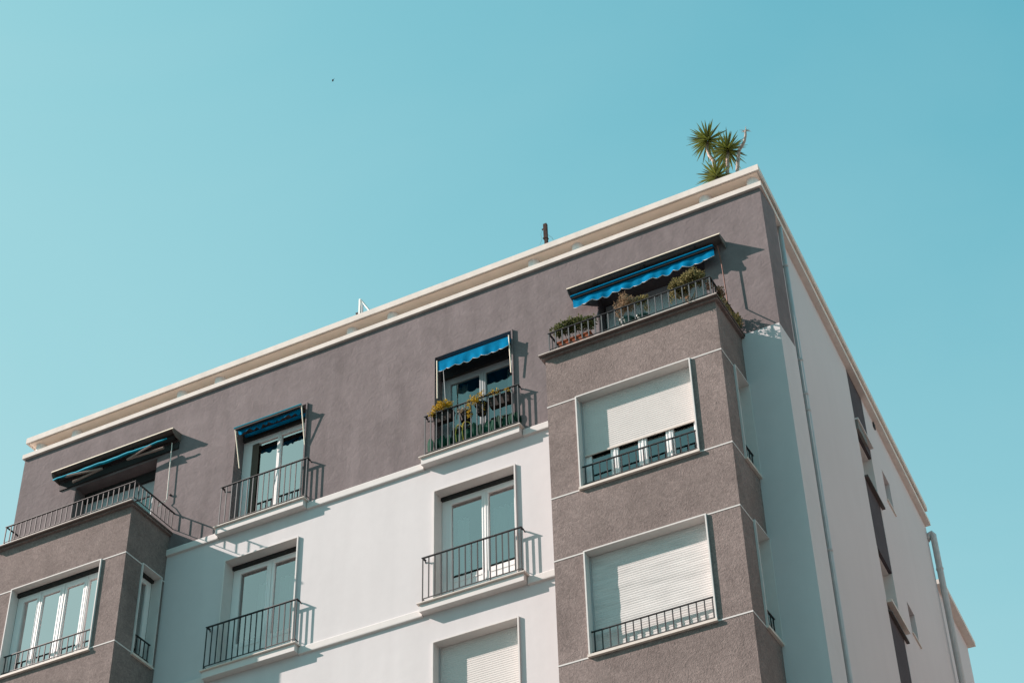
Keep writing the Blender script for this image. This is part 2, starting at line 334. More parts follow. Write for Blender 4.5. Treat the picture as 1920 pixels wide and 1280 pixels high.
# string courses
def band(x0, x1, z0, z1):
    mb = MB(); prof = [(-0.0005, z0), (-0.048, z0+0.012), (-0.052, z0+0.03), (-0.052, z1-0.012), (-0.045, z1), (-0.0005, z1+0.012)]
    return mb.xprism(prof, x0, x1)
SL = [(-11.43, -9.40), (-6.955, -4.884)]
for z0 in (21.372, 18.302):
    for (a, b_) in ((-12.60, SL[0][0]+0.02), (SL[0][1]-0.02, SL[1][0]+0.02), (SL[1][1]-0.02, -3.87)):
        obj('string_course', band(a, b_, z0, z0+0.15), M_TRIM, B)

# ---------------------------------------------------------------- railings
N_BAL = [0]; REST = MB()
def bar(tr, u, d, z0, z1, w=0.016): return MB(tr).box(u-w/2, u+w/2, d-w/2, d+w/2, z0, z1)
def balusters(tr, us, d, z0, z1, parent, own, longs=(), zlong=None, w=0.016, m=None):
    for i, u in enumerate(us):
        a = zlong if (i in longs) else z0
        if own: obj('baluster', bar(tr, u, d, a, z1, w), m, parent)
        else:
            b = bar(tr, u, d, a, z1, w); n = len(REST.v); REST.v += b.v; REST.f += [tuple(n+k for k in f) for f in b.f]
def lin(a, b, n): return [a+(b-a)*i/(n-1) for i in range(n)]
def balconette(sx, ztop, rail, white=True, mrail=M_IRON):
    x0, x1 = sx; zt = ztop
    bl = obj('balcony_slab', MB().box(x0+0.035, x1-0.035, -0.16, 0.0-0.0005, zt-0.165, zt-0.031), M_TRIM, B)
    obj('slab_edge', MB().xprism([(0.02, zt-0.030), (-0.192, zt-0.030), (-0.20, zt-0.022), (-0.20, zt-0.006), (-0.194, zt), (0.02, zt)], x0, x1), M_MARBLE, bl)
    a, b_, zb, zr = rail
    r = MB(); r.box(a-0.02, b_+0.02, -0.14, -0.10, zr-0.014, zr)                       # hand rail
    r.box(a, b_, -0.128, -0.112, zb-0.006, zb+0.006)
    for x, s in ((a, -1), (b_, 1)):
        r.box(x-0.02, x+0.02, -0.10, -0.03, zr-0.014, zr).tube([(x, -0.03, zr-0.007), (x+s*0.01, -0.015, zr-0.012), (x+s*0.012, 0.0, zr-0.04)], 0.011)
        r.box(x-0.006, x+0.006, -0.112, -0.001, zb-0.006, zb+0.006)
    rr = obj('railing', r, M_IRON, B)
    balusters(ID, lin(a, b_, 17), -0.12, zb, zr-0.013, rr, True, (0, 5, 11, 16), zt-0.001, 0.017, mrail)
    return bl
balconette(SL[1], 21.57, (-6.862, -4.945, 21.655, 22.50), mrail=M_IRONL)
balconette(SL[0], 21.57, (-11.364, -9.425, 21.655, 22.50), mrail=M_IRONL)
balconette(SL[1], 18.50, (-6.882, -4.968, 18.60, 19.43))
balconette(SL[0], 18.50, (-11.40, -9.47, 18.60, 19.415))

# ---------------------------------------------------------------- windows
def tfront(y0): return lambda u, d, z: (u, y0+d, z)
def tside(x0): return lambda u, d, z: (x0-d, u, z)
def shutter_mesh(tr, u0, u1, z0, z1, d, pitch=0.042, warp=0.0):
    mb = MB(tr); n = max(2, int(round((z1-z0)/pitch))); p = (z1-z0)/n
    nu = 1 if not warp else 14; rows = []
    for j in range(n):
        for fz, dd in ((0.0, 0.0), (0.12, -0.0028), (0.5, -0.0045), (0.88, -0.0028), (0.97, 0.0)): rows.append((z0+(j+fz)*p, dd))
    rows.append((z1, 0.0)); P = []
    for (z, dd) in rows:
        for i in range(nu+1):
            u = u0+(u1-u0)*i/nu; wv = warp*(sin(z*9+1.0)*0.6+sin(z*23+u*2)*0.4) if warp else 0
            P.append((u, d+dd+wv, z))
    F = [(j*(nu+1)+i, j*(nu+1)+i+1, (j+1)*(nu+1)+i+1, (j+1)*(nu+1)+i) for j in range(len(rows)-1) for i in range(nu)]
    return mb.add(P, F)
def window(name, tr, w, proj, depth, cols, msur, msash=M_SASH, t=0.028, door=False, boxh=0.07, shutter=None, mshut=M_SHUT, curtains=(), mbox=M_BOXD, zg0=None, zg1=None, room=True, sill=0.0, label=None, warp=0.0, backs=1.4, mglass=None):
    u0, u1, z0, z1 = w
    s = MB(tr); s.box(u0, u0+t, -proj, depth, z0, z1).box(u1-t, u1, -proj, depth, z0, z1).box(u0+t, u1-t, -proj, depth, z1-t, z1)
    wn = obj(name, s, msur, B, label=label)
    a, b_ = u0+t+0.001, u1-t-0.001; zz1 = z1-t
    if sill: obj('sill', MB(tr).box(u0-0.01, u1+0.01, -proj-sill, depth, z0-0.045, z0-0.001), M_MARBLE, wn)
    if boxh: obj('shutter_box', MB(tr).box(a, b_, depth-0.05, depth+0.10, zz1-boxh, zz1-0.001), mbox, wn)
    zf1 = zz1-boxh-0.001; fz = 0.055
    zg1 = zg1 or zf1-fz-0.07; zg0 = zg0 or z0+0.12
    fr = MB(tr); d0, d1 = depth+0.005, depth+0.07
    us = [a]+[c for c in cols]+[b_]                         # cols: glass intervals flattened
    iv = [(us[i], us[i+1]) for i in range(0, len(us), 2)]
    for (p, q) in iv: fr.box(p, q, d0, d1, z0, zf1)
    gl = [(cols[i], cols[i+1]) for i in range(0, len(cols), 2)]
    for (p, q) in gl:
        fr.box(p, q, d0+0.002, d1, zg1, zf1).box(p, q, d0+0.002, d1, z0, zg0)
        if door: fr.box(p+0.02, q-0.02, d0-0.006, d0+0.0015, zg0-0.10, zg0-0.075)
        for (x, y) in ((p-0.03, p-0.012), (q+0.012, q+0.03)): fr.box(x, y, d0-0.007, d0-0.0005, zg0-0.06, zg1+0.05)
    for i in range(1, len(iv)-1): fr.box((iv[i][0]+iv[i][1])/2-0.004, (iv[i][0]+iv[i][1])/2+0.022, d0-0.014, d0-0.008, z0+0.02, zf1-0.02)
    obj('sash', fr, msash, wn, recalc=False)
    for (p, q) in gl: obj('pane', MB(tr).quad((p, d0+0.03, zg0), (q, d0+0.03, zg0), (q, d0+0.03, zg1), (p, d0+0.03, zg1)), mglass or M_GLASS, wn, recalc=False)
    for (p, q, za, zb) in curtains:
        ph = random.random()*6
        obj('curtain', MB(tr).grid(lambda i, j: (p+(q-p)*i, d1+0.12+0.03*sin(i*(q-p)*55+ph)+0.012*sin(i*(q-p)*23), za+(zb-za)*j), 40, 1), M_CURT, wn, smooth=True, recalc=False)
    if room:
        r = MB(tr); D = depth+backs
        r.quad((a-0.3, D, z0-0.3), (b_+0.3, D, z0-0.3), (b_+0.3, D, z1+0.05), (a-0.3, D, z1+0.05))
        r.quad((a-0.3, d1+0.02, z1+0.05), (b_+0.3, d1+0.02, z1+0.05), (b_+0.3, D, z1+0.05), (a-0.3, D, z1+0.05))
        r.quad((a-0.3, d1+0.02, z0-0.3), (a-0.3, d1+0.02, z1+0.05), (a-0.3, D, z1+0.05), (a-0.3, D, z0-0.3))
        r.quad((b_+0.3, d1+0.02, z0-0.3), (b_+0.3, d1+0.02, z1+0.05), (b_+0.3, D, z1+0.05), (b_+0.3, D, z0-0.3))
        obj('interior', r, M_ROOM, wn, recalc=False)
    if shutter is not None:
        obj('roller_shutter', shutter_mesh(tr, a+0.02, b_-0.02, shutter, zz1-0.002, depth-0.012 if not boxh else depth-0.06, 0.042, warp), mshut, wn, recalc=False)
        obj('shutter_bar', MB(tr).box(a+0.02, b_-0.02, depth-0.03, depth-0.006, shutter-0.03, shutter-0.0005), M_MARBLE if mshut is M_SHUT else mshut, wn)
        for (ga, gb) in ((a, a+0.019), (b_-0.019, b_)): obj('shutter_guide', MB(tr).box(ga, gb, depth-0.045, depth+0.003, z0, zz1-0.002), M_SASHG, wn)
    return wn
T0 = tfront(0.0)
window('balcony_window', T0, W4, 0.04, 0.24, (-6.52, -5.91, -5.775, -5.265), M_TRIM, door=True, zg0=19.09, zg1=20.64, curtains=((-6.5, -6.25, 18.6, 20.40), (-5.78, -5.25, 18.6, 20.40)), label='white framed balcony window with pale curtains')
window('balcony_window', T0, W2, 0.04, 0.24, (-11.02, -10.43, -10.26, -9.75), M_TRIM, door=True, zg0=19.13, zg1=20.635, curtains=((-10.70, -10.45, 18.6, 20.40), (-10.26, -9.95, 18.6, 20.40)), label='white framed balcony window reflecting the sky')
window('balcony_window', T0, W5, 0.04, 0.195, (-6.46, -5.875, -5.70, -5.265), M_TRIM, boxh=0, shutter=15.6, mshut=M_SHUT, label='balcony window with its white shutter closed')
window('balcony_window', T0, W6, 0.04, 0.195, (-10.945, -10.36, -10.19, -9.75), M_TRIM, boxh=0, shutter=15.6, mshut=M_SHUT)
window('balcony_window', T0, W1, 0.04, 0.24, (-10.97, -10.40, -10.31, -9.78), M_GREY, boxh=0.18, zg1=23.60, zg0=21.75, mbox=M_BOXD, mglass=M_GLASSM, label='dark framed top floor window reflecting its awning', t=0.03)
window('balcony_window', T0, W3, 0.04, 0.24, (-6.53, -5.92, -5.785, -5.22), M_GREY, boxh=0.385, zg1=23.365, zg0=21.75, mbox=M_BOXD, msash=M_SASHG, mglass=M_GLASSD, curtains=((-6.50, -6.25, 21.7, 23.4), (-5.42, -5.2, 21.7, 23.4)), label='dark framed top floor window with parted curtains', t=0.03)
# openings behind the roof terraces, darkened to paint the shade beneath the hoods
T3 = tfront(0.0)
window('terrace_window', T3, OPL, -0.002, 0.34, (-15.0, -14.3, -14.15, -13.45), M_GREY, boxh=0.22, zg1=23.35, zg0=21.5, msash=M_SASHG, t=0.02, mglass=M_GLASSD, label='deep set terrace window under the brown hood')
window('terrace_window', T3, OPR, -0.002, 0.34, (-3.1, -2.4, -2.2, -1.45), M_STRIP, boxh=0.55, shutter=21.3, mshut=M_SHUTG, t=0.02, label='terrace window with its grey shutter down')  # tall dark box and dark reveals paint in the awning's shadow

# ---------------------------------------------------------------- bays
def bay(x0, x1, wins, sidewins, label):
    yf = -1.18; t = 0.14; ztop = 21.86
    o = wall('bay', tfront(yf), x0, x1, ZG, ztop, [hole(w) for w in wins], 0.0, t, M_BAY, B, label)
    sw = [hole(w) for w in sidewins]
    obj('bay_side', gridwall(MB(tside(x1)), sorted([yf+t+0.0005, -0.0005]+[h[0] for h in sw]+[h[1] for h in sw]), sorted([ZG, ztop]+[h[2] for h in sw]+[h[3] for h in sw]), sw, 0.0, t), M_BAY, o, recalc=False)
    obj('bay_side', MB().box(x0, x0+t, yf+t+0.0005, -0.0005, ZG, ztop), M_BAY, o)
    obj('terrace_floor', MB().box(x0+t+0.001, x1-t-0.001, yf+t+0.001, -0.001, 21.0, 21.14), M_DARKSTONE, o)
    # moulding and coping of the parapet
    c = MB(); d = MB()
    for (mb, ov, za, zb, inn) in ((d, 0.055, ztop+0.0005, ztop+0.030, 0.02), (c, 0.12, ztop+0.0305, ztop+0.062, 0.16)):
        ovs = min(ov, 0.075)
        mb.prism([(x0-ovs, yf-ov), (x1+ovs, yf-ov), (x1+ovs, -0.0005), (x1-inn, -0.0005), (x1-inn, yf+inn), (x0+inn, yf+inn), (x0+inn, -0.0005), (x0-ovs, -0.0005)], za, zb)
    obj('moulding', d, M_BAY, o, recalc=True); cp = obj('parapet_coping', c, M_DARKCOP, o)
    obj('sunlit_coping_edge', MB().box(x0-0.075, x1+0.075, yf-0.124, yf-0.1205, ztop+0.048, ztop+0.062), M_MARBLE, o)  # lighter strip painting the sunlit front edge of the coping
    # white joint lines
    th = 0.012; pr = 0.006
    def jl(*q): obj('joint_line', MB().box(*q), M_TRIM, o)
    for z in (20.835, 18.962, 17.765, 15.892):
        w = [q for q in wins if abs(q[3]-z) < 0.1 or abs(q[2]-z) < 0.1]
        for (xa, xb) in ((x0-pr, w[0][0]-0.001), (w[0][1]+0.001, x1+pr)): jl(xa, xb, yf-pr, yf+0.004, z-th, z+th)
        q = [q for q in sidewins if abs(q[3]-z) < 0.1 or abs(q[2]-z) < 0.1][0]
        jl(x1-0.004, x1+pr, yf+0.0045, q[0]-0.001, z-th, z+th)
        if -0.001-q[1] > 0.01: jl(x1-0.004, x1+pr, q[1]+0.001, -0.001, z-th, z+th)
    return o
M_DARKCOP = mat('shaded_stone_coping', (0.115, 0.095, 0.088), 0.8, var=[(8, 0.15)])  # stone darkened to carry the shade beneath the coping
BR = (-3.86, -0.69); BL = (-15.79, -12.61)
R1 = (-3.33, -1.235, 18.99, 20.848); R2 = (-3.335, -1.24, 15.92, 17.778)
L1 = (-15.27, -13.150, 18.95, 20.848); L2 = (-15.27, -13.150, 15.90, 17.778)
R1s = (-0.672, -0.045, 18.985, 20.86); R2s = (-0.655, -0.04, 15.92, 17.80)
L1s = (-0.70, -0.10, 18.955, 20.86); L2s = (-0.70, -0.10, 15.92, 17.80)
bay(BR[0], BR[1], [R1, R2], [R1s, R2s], 'nearer taupe stucco bay with shuttered windows')
bay(BL[0], BL[1], [L1, L2], [L1s, L2s], 'farther taupe stucco bay with a four pane window')
TB = tfront(-1.18)
cR = (-3.185, -2.84, -2.70, -2.345, -2.195, -1.855, -1.72, -1.36)
cL = (-15.10, -14.775, -14.635, -14.23, -14.07, -13.67, -13.55, -13.24)
window('bay_window', TB, R1, 0.035, 0.175, cR, M_TRIM, boxh=0, shutter=19.73, sill=0.02, t=0.024, zg0=19.12, mglass=M_GLASSD, label='wide bay window with the shutter two thirds down', curtains=())
window('bay_window', TB, R2, 0.035, 0.175, cR, M_TRIM, boxh=0, shutter=15.95, mshut=M_SHUTD, sill=0.02, t=0.024, zg0=16.1, label='wide bay window with a closed warped shutter', warp=0.004)
window('bay_window', TB, L1, 0.035, 0.175, cL, M_TRIM, boxh=0.08, sill=0.02, t=0.024, zg0=19.12, zg1=20.62, mglass=M_GLASSB, label='four pane bay window without shutter reflecting sky', curtains=((-15.1, -14.98, 19.0, 20.1), (-14.90, -14.78, 19.0, 20.55), (-13.67, -13.24, 19.0, 20.62)))
window('bay_window', TB, L2, 0.035, 0.175, cL, M_TRIM, boxh=0.08, sill=0.02, t=0.024, zg0=16.1)
for (x1, w) in ((BR[1], R1s), (BR[1], R2s), (BL[1], L1s), (BL[1], L2s)):
    u0, u1 = w[0], w[1]; window('bay_side_window', tside(x1), w, 0.035, 0.19, (u0+0.10, u1-0.16), M_TRIM, boxh=0.0 if x1 > -5 else 0.06, shutter=None, sill=0.012, t=0.022, room=True, backs=0.5, zg0=w[2]+0.12, zg1=w[3]-0.18)
# window guards inside the bay windows
def guard(tr, a, b_, d, z0, z1, n, m=M_IRON):
    r = MB(tr); r.box(a-0.02, b_+0.02, d-0.016, d+0.016, z1-0.014, z1).box(a-0.02, b_+0.02, d-0.008, d+0.008, z0-0.007, z0+0.007)
    o = obj('window_guard', r, m, B)
    balusters(tr, lin(a+0.03, b_-0.03, n), d, z0+0.007, z1-0.014, o, False)
guard(TB, R1[0]+0.045, R1[1]-0.045, 0.06, 19.095, 19.445, 16)
guard(TB, R2[0]+0.045, R2[1]-0.045, 0.06, 16.00, 16.36, 16)
guard(TB, L1[0]+0.045, L1[1]-0.045, 0.06, 19.06, 19.42, 16)
guard(tside(BL[1]), L1s[0]+0.04, L1s[1]-0.04, 0.06, 19.06, 19.42, 5)
guard(tside(BR[1]), R1s[0]+0.04, R1s[1]-0.04, 0.06, 19.08, 19.42, 5)
guard(tside(BR[1]), R2s[0]+0.04, R2s[1]-0.04, 0.06, 16.0, 16.36, 5)
# terrace railings on the parapets
def terrace_rail(xa, xb, own, m, n):
    zr = 22.365; zb = 22.0; yf = -1.25
    r = MB(); r.box(xa-0.02, xb+0.02, yf-0.018, yf+0.018, zr-0.012, zr).box(xa, xb, yf-0.006, yf+0.006, zb-0.006, zb+0.006)
    for x in (xa, xb): r.box(x-0.018, x+0.018, yf+0.018, -0.001, zr-0.012, zr).box(x-0.006, x+0.006, yf+0.006, -0.001, zb-0.006, zb+0.006)
    o = obj('terrace_railing', r, M_IRON, B)
    longs = (0, n//3, 2*n//3, n-1)
    balusters(ID, lin(xa, xb, n), yf, zb, zr-0.012, o, own, longs, 21.922, 0.018, m)
    for x in (xa, xb): balusters(ID, [x]*0, yf, zb, zr, o, False)
    for x in (xa, xb):
        for y in lin(yf+0.125, -0.06, 10):
            b = MB().box(x-0.008, x+0.008, y-0.008, y+0.008, zb, zr-0.012); k = len(REST.v); REST.v += b.v; REST.f += [tuple(k+i for i in f) for f in b.f]
terrace_rail(-3.737, -0.722, True, M_IRONL, 25)
terrace_rail(-15.64, -12.54, False, M_IRONL, 26)

# ---------------------------------------------------------------- awnings
def valance(mb, trim, x0, x1, y, zt, zb, n, sc=0.035, fold=0.012, tilt=0.0):
    fold *= 1.6
    nu = n*10; P = []; N = 2*nu+1
    def low(t):
        k = (t*n) % 1.0; return zb - sc*(1-(2*k-1)**2)+sc
    for j in range(5):
        for i in range(nu+1):
            t = i/nu; f = j/4; zl = zb + (0.0) - sc*sin(pi*((t*n) % 1.0)) ; z = zt+(zl-zt)*f
            yy = y + tilt*f + fold*f*(sin(t*n*2.1+1.0)+0.6*sin(t*n*5.3+2)) 
            P.append((x0+(x1-x0)*t+0.01*f*sin(t*n*3.3), yy, z))
    mb.add(P, [(j*(nu+1)+i, j*(nu+1)+i+1, (j+1)*(nu+1)+i+1, (j+1)*(nu+1)+i) for j in range(4) for i in range(nu)])
    if trim is not None: trim.tube([Vector(p)+Vector((0, -0.003, 0)) for p in P[4*(nu+1):]], 0.0055, 4)
# right terrace awning
def hood(prof_side, x0, x1, zf, zw, yfr, m, bottom=None):
    h = MB()
    h.add([(x0, 0.0-0.0005, zw), (x1, -0.0005, zw), (x1, yfr, zf), (x0, yfr, zf), (x0, -0.0005, zw-0.012), (x1, -0.0005, zw-0.012), (x1, yfr, zf-0.012), (x0, yfr, zf-0.012)],
          [(0,1,2,3),(4,7,6,5),(0,4,5,1),(1,5,6,2),(2,6,7,3),(3,7,4,0)])
    for xa in (x0, x1-0.015): h.xprism(prof_side, xa, xa+0.015)
    return obj('awning', h, m, B)
awR = hood([(-0.0005, 24.175), (-0.275, 24.15), (-0.235, 24.09), (-0.16, 24.055), (-0.0005, 24.02)], -3.80, -0.765, 24.164, 24.19, -0.28, M_HOODR)
awR['label'] = 'blue scalloped awning under a grey sheet hood'
obj('hood_lip', MB().box(-3.80, -0.765, -0.290, -0.2805, 24.148, 24.168), M_LIP, awR)
fb = MB(); tb = MB(); valance(fb, tb, -3.74, -0.945, -0.175, 23.955, 23.775, 14, 0.038, 0.014, -0.012)
obj('valance', fb, M_BLUE, awR, smooth=True, recalc=False); obj('valance_trim', tb, M_TRIMW, awR)
obj('front_bar', MB().xprism([(-0.235, 24.00), (-0.225, 24.022), (-0.18, 24.022), (-0.18, 23.985), (-0.225, 23.985)], -3.76, -0.94), M_BLUE, awR)
obj('fabric_roll', MB().tube([(-3.70, -0.09, 24.07), (-0.97, -0.09, 24.07)], 0.05, 12), M_BOXD, awR, smooth=True)  # rolled cloth coloured near black for the shade under the hood
obj('bar_shade_strip', MB().box(-3.74, -0.95, -0.215, -0.185, 23.957, 23.984), M_BOXD, awR)  # dark strip painting the shaded gap beneath the blue bar
for xx in (-3.3, -2.3, -1.3): obj('bracket', MB().box(xx, xx+0.03, -0.2, -0.001, 24.10, 24.14), M_BOXD, awR)
obj('crank_rod', MB().tube([(-0.885, -0.12, 24.04), (-0.849, -0.12, 23.566), (-0.828, -0.12, 22.70), (-0.83, -0.16, 22.66), (-0.80, -0.30, 22.50), (-0.80, -0.32, 22.40)], 0.011, 6), M_RODR, awR)
# left terrace awning, rolled in
awL = hood([(-0.0005, 24.30), (-0.278, 24.278), (-0.285, 24.24), (-0.25, 24.18), (-0.17, 24.135), (-0.0005, 24.125)], -15.64, -12.592, 24.288, 24.315, -0.28, M_HOODL)
awL['label'] = 'rolled in awning under a brown curved hood with folded arms'
obj('hood_lip', MB().box(-15.64, -12.592, -0.291, -0.2805, 24.272, 24.293), M_LIP, awL)
obj('front_bar', MB().tube([(-15.58+2.85*i/24, -0.27-0.008*sin(i*0.9), 24.075-0.02*sin(pi*i/24)+0.006*sin(i*2.1)) for i in range(25)], [0.014+0.016*sin(pi*i/24) for i in range(25)], 8), M_CYAN, awL, smooth=True)
obj('fabric_roll', MB().tube([(-15.55, -0.10, 24.19), (-12.66, -0.10, 24.19)], 0.055, 12), M_BOXD, awL, smooth=True)  # near black roll, painting the shade inside the brown hood
obj('back_plate', MB().box(-15.6, -12.62, -0.03, -0.001, 23.96, 24.12), M_BOXD, awL)  # plate blackened to paint the shade behind the arms
for (a, b_, c) in (((-15.20, -0.29, 24.03), (-14.36, -0.21, 23.965), (-15.14, -0.16, 23.94)), ((-13.10, -0.29, 24.03), (-13.74, -0.21, 23.965), (-12.88, -0.16, 23.975))):
    pr_ = MB()
    if a[0] < -14: pr_.tube([a, b_], [0.022, 0.026], 6).tube([c, b_], [0.028, 0.022], 6)
    else: pr_.tube([a, b_], [0.022, 0.024], 6).tube([c, b_], [0.028, 0.024], 6)
    obj('folding_arm', pr_, M_ARM, awL)
obj('crank_rod', MB().tube([(-12.762, -0.06, 24.12), (-12.731, -0.06, 22.72), (-12.78, -0.06, 22.685), (-12.80, -0.12, 22.66), (-12.80, -0.20, 22.50)], 0.010, 6), M_ROD, awL)
obj('wall_hook', MB().box(-12.70, -12.66, -0.05, -0.001, 22.83, 22.85).box(-12.67, -12.66, -0.05, -0.04, 22.83, 22.88), M_IRON, B)
# drop arm awning of the near top floor window
aw3 = obj('awning', MB().tube([(-6.63, 0.13, 23.78), (-5.13, 0.13, 23.78)], 0.035, 12), M_BLUE, B, smooth=True, label='blue scalloped awning hanging inside the dark window frame')
fb = MB(); tb = MB(); valance(fb, tb, -6.60, -5.105, -0.125, 23.685, 23.47, 8, 0.036, 0.008, 0.0)
obj('valance', fb, M_BLUE, aw3, smooth=True, recalc=False); obj('valance_trim', tb, M_TRIMW, aw3)
obj('fabric', MB().grid(lambda i, j: (-6.6+1.495*i, -0.125+0.23*j, 23.684+0.055*j), 12, 2), M_BLUE, aw3, recalc=False)
for x, x2 in ((-6.612, -6.625), (-5.092, -5.085)):
    obj('drop_arm', MB().tube([(x, -0.13, 23.71), (x2, -0.09, 22.85)], 0.011, 6), M_LIP, aw3)
    obj('drop_arm', MB().tube([(x+0.05 if x < -6 else x-0.05, 0.02, 23.60), (x+0.09 if x < -6 else x-0.02, 0.03, 22.85)], 0.009, 6), M_SASHG, aw3)
# its far twin: dark panel before the left glass paints the unlit room
dark_panel = obj('dark_room_panel', MB().box(-10.985, -10.83, 0.236, 0.2435, 21.72, 23.60), M_ROOM, B)
# awning of the far top floor window
aw1 = obj('awning', MB().tube([(-11.10, 0.13, 23.79), (-9.61, 0.13, 23.79)], 0.035, 12), M_BLUE, B, smooth=True, label='blue awning folded tight under the far window frame')
obj('front_bar', MB().xprism([(-0.185, 23.795), (-0.19, 23.812), (-0.16, 23.814), (-0.15, 23.79)], -11.165, -9.60), M_CYAN, aw1)
obj('bar_shade_strip', MB().box(-11.14, -9.60, -0.178, -0.14, 23.755, 23.789), M_BOXD, aw1)  # black strip painting the fold shadow under the front bar
fb = MB(); valance(fb, None, -11.12, -9.64, -0.10, 23.775, 23.715, 10, 0.05, 0.016, 0.0)
obj('valance', fb, M_BLUE, aw1, smooth=True, recalc=False)
obj('fabric', MB().grid(lambda i, j: (-11.13+1.52*i, -0.01-0.13*j, 23.80-0.015*j), 10, 2), M_BOXD, aw1, recalc=False)  # awning cloth coloured near black as its shaded underside
for x, x2 in ((-11.14, -11.06), (-9.60, -9.565)): obj('drop_arm', MB().tube([(x, -0.165, 23.78), (x2, -0.03, 22.90)], 0.011, 6), M_LIP, aw1)

obj('balusters', REST, M_IRON, B, kind='stuff', label='remaining iron bars of the guards and the far terrace')

# ---------------------------------------------------------------- rain pipes
def pipe(name, pts, r, collars, label, m=M_PIPE):
    p = obj(name, MB().tube(pts, r, 14), m, B, smooth=True, label=label)
    for c in collars: obj('pipe_collar', MB().tube([(c[0], c[1], c[2]-0.03), (c[0], c[1], c[2]-0.012), (c[0], c[1], c[2]+0.012), (c[0], c[1], c[2]+0.03)], [r+0.004, r+0.012, r+0.012, r+0.004], 14), m, p)
    return p
px, py, _ = TS(0.02, -0.075, 0)
pipe('drain_pipe', [(px, py, ZG+0.1), (px, py, ZT-0.01)], 0.043, [(px, py, z) for z in (24.2, 22.0, 21.25, 20.90, 18.07, 15.0)], 'pale drain pipe in the corner of the side wall')
qx, qy, _ = TS(SEND-0.02, -0.13, 0); q2 = TS(SEND-0.02, 0.05, 0)
pipe('drain_pipe', [(q2[0]+0.02, q2[1], 24.80), (qx-0.08, qy, 24.93), (qx-0.03, qy, 24.95), (qx, qy, 24.90), (qx, qy, 24.6), (qx, qy, ZG+0.1)], 0.072, [(qx, qy, z) for z in (24.0, 20.9, 17.5)], 'thick drain pipe at the far end of the side wall')
ex = MB(TS); ex.box(10.901, 10.95, 0.02, 3.0, ZG, 24.9); obj('end_wall', ex, M_WSIDE, B)

# ---------------------------------------------------------------- neighbouring building beyond
NB = thing('neighbouring_building', tuple(TS(14.5, 1.0, ZG)), 'plain pale building with brown eaves just beyond the block', 'building')
obj('wall', MB(TS).box(12.1, 15.0, 0.20, 5.0, ZG, 24.33), M_WSIDE, NB)
obj('roof_slab', MB(TS).box(12.0, 15.15, 0.02, 5.1, 24.332, 24.45), M_CORN, NB)

# ---------------------------------------------------------------- unseen block added across the side street for warm bounce light
M_OCHRE = mat('ochre_bounce_plaster', (0.43, 0.335, 0.31), 0.9, var=[(0.4, 0.05)])  # colour set to bounce warm light onto the side wall
OB = thing('bounce_building', (22, 22, 0.0), 'unseen ochre block added across the side street to bounce warm light', 'building')
ocz = [i*3.1+1.2 for i in range(8)]; ocy = [0.5+2.9*i for i in range(14)]
TO = lambda u, d, z: (13.0+d, u, z)
wall('wall', TO, -1.0, 41.0, 0.0, 27.0, [(y, y+1.1, z, z+1.6) for y in ocy for z in ocz], 0.0, 0.3, M_OCHRE, OB)
obj('body', MB().box(13.35, 30, -1.0, 41.0, 0.0, 26.9), M_OCHRE, OB)
obj('cornice', MB().box(12.6, 30.2, -1.3, 41.3, 27.01, 27.3), M_CORN, OB)
for y in ocy:
    for z in ocz: obj('window', MB(TO).box(y+0.001, y+1.099, 0.2, 0.24, z+0.001, z+1.599), M_SASHG, OB)
# ---------------------------------------------------------------- plants
def leaf_cloud(mb, c, r, n, size, flat=0.6, surf=0.55):
    for _ in range(n):
        d = Vector((random.gauss(0,1), random.gauss(0,1), random.gauss(0,1))).normalized()
        k = surf+(1-surf)*random.random(); k *= 0.85+0.3*random.random()
        p = Vector((c[0]+d.x*r[0]*k, c[1]+d.y*r[1]*k, c[2]+d.z*r[2]*k)); leaf(mb, p, size*(0.6+0.8*random.random()), d)
def leaf(mb, p, s, d=None):
    a = Vector((random.gauss(0,1), random.gauss(0,1), random.gauss(0,1)))
    if d is not None: a = a*0.7+d
    a.normalize(); b = a.cross(Vector((random.gauss(0,1), random.gauss(0,1), random.gauss(0,1)))).normalized(); n = a.cross(b)
    mb.add([tuple(p), tuple(p+a*s*0.5+b*s*0.28+n*s*0.06), tuple(p+a*s), tuple(p+a*s*0.5-b*s*0.28+n*s*0.06)], [(0,1,2,3)])
def clumps(mb, c, r, nc, cr_, nl, size):
    for _ in range(nc):
        d = Vector((random.gauss(0,1), random.gauss(0,1), random.gauss(0,1))).normalized(); k = random.random()**0.4
        cc = (c[0]+d.x*r[0]*k, c[1]+d.y*r[1]*k, c[2]+d.z*r[2]*k); q = cr_*(0.6+0.8*random.random())
        leaf_cloud(mb, cc, (q, q, q), nl, size)
def pot_round(c, r0, r1, h, n=16):
    mb = MB(); x, y, z = c
    return mb.tube([(x,y,z),(x,y,z+h*0.85),(x,y,z+h*0.86),(x,y,z+h)], [r0, r1, r1*1.08, r1*1.08], n)
def trough(x0, x1, y0, y1, z0, h, flare=0.02):
    mb = MB(); mb.add([(x0+flare,y0+flare,z0),(x1-flare,y0+flare,z0),(x1-flare,y1-flare,z0),(x0+flare,y1-flare,z0),(x0,y0,z0+h),(x1,y0,z0+h),(x1,y1,z0+h),(x0,y1,z0+h)],
        [(0,3,2,1),(4,5,6,7),(0,1,5,4),(1,2,6,5),(2,3,7,6),(3,0,4,7)])
    mb.box(x0-0.01, x1+0.01, y0-0.01, y1+0.01, z0+h+0.0005, z0+h+0.02); return mb
def stems(mb, base, tops, r=0.006):
    for t in tops:
        m = ((base[0]+t[0])/2+random.uniform(-.03,.03), (base[1]+t[1])/2+random.uniform(-.03,.03), (base[2]+t[2])/2)
        mb.tube([base, m, t], [r*1.3, r, r*0.7], 5)
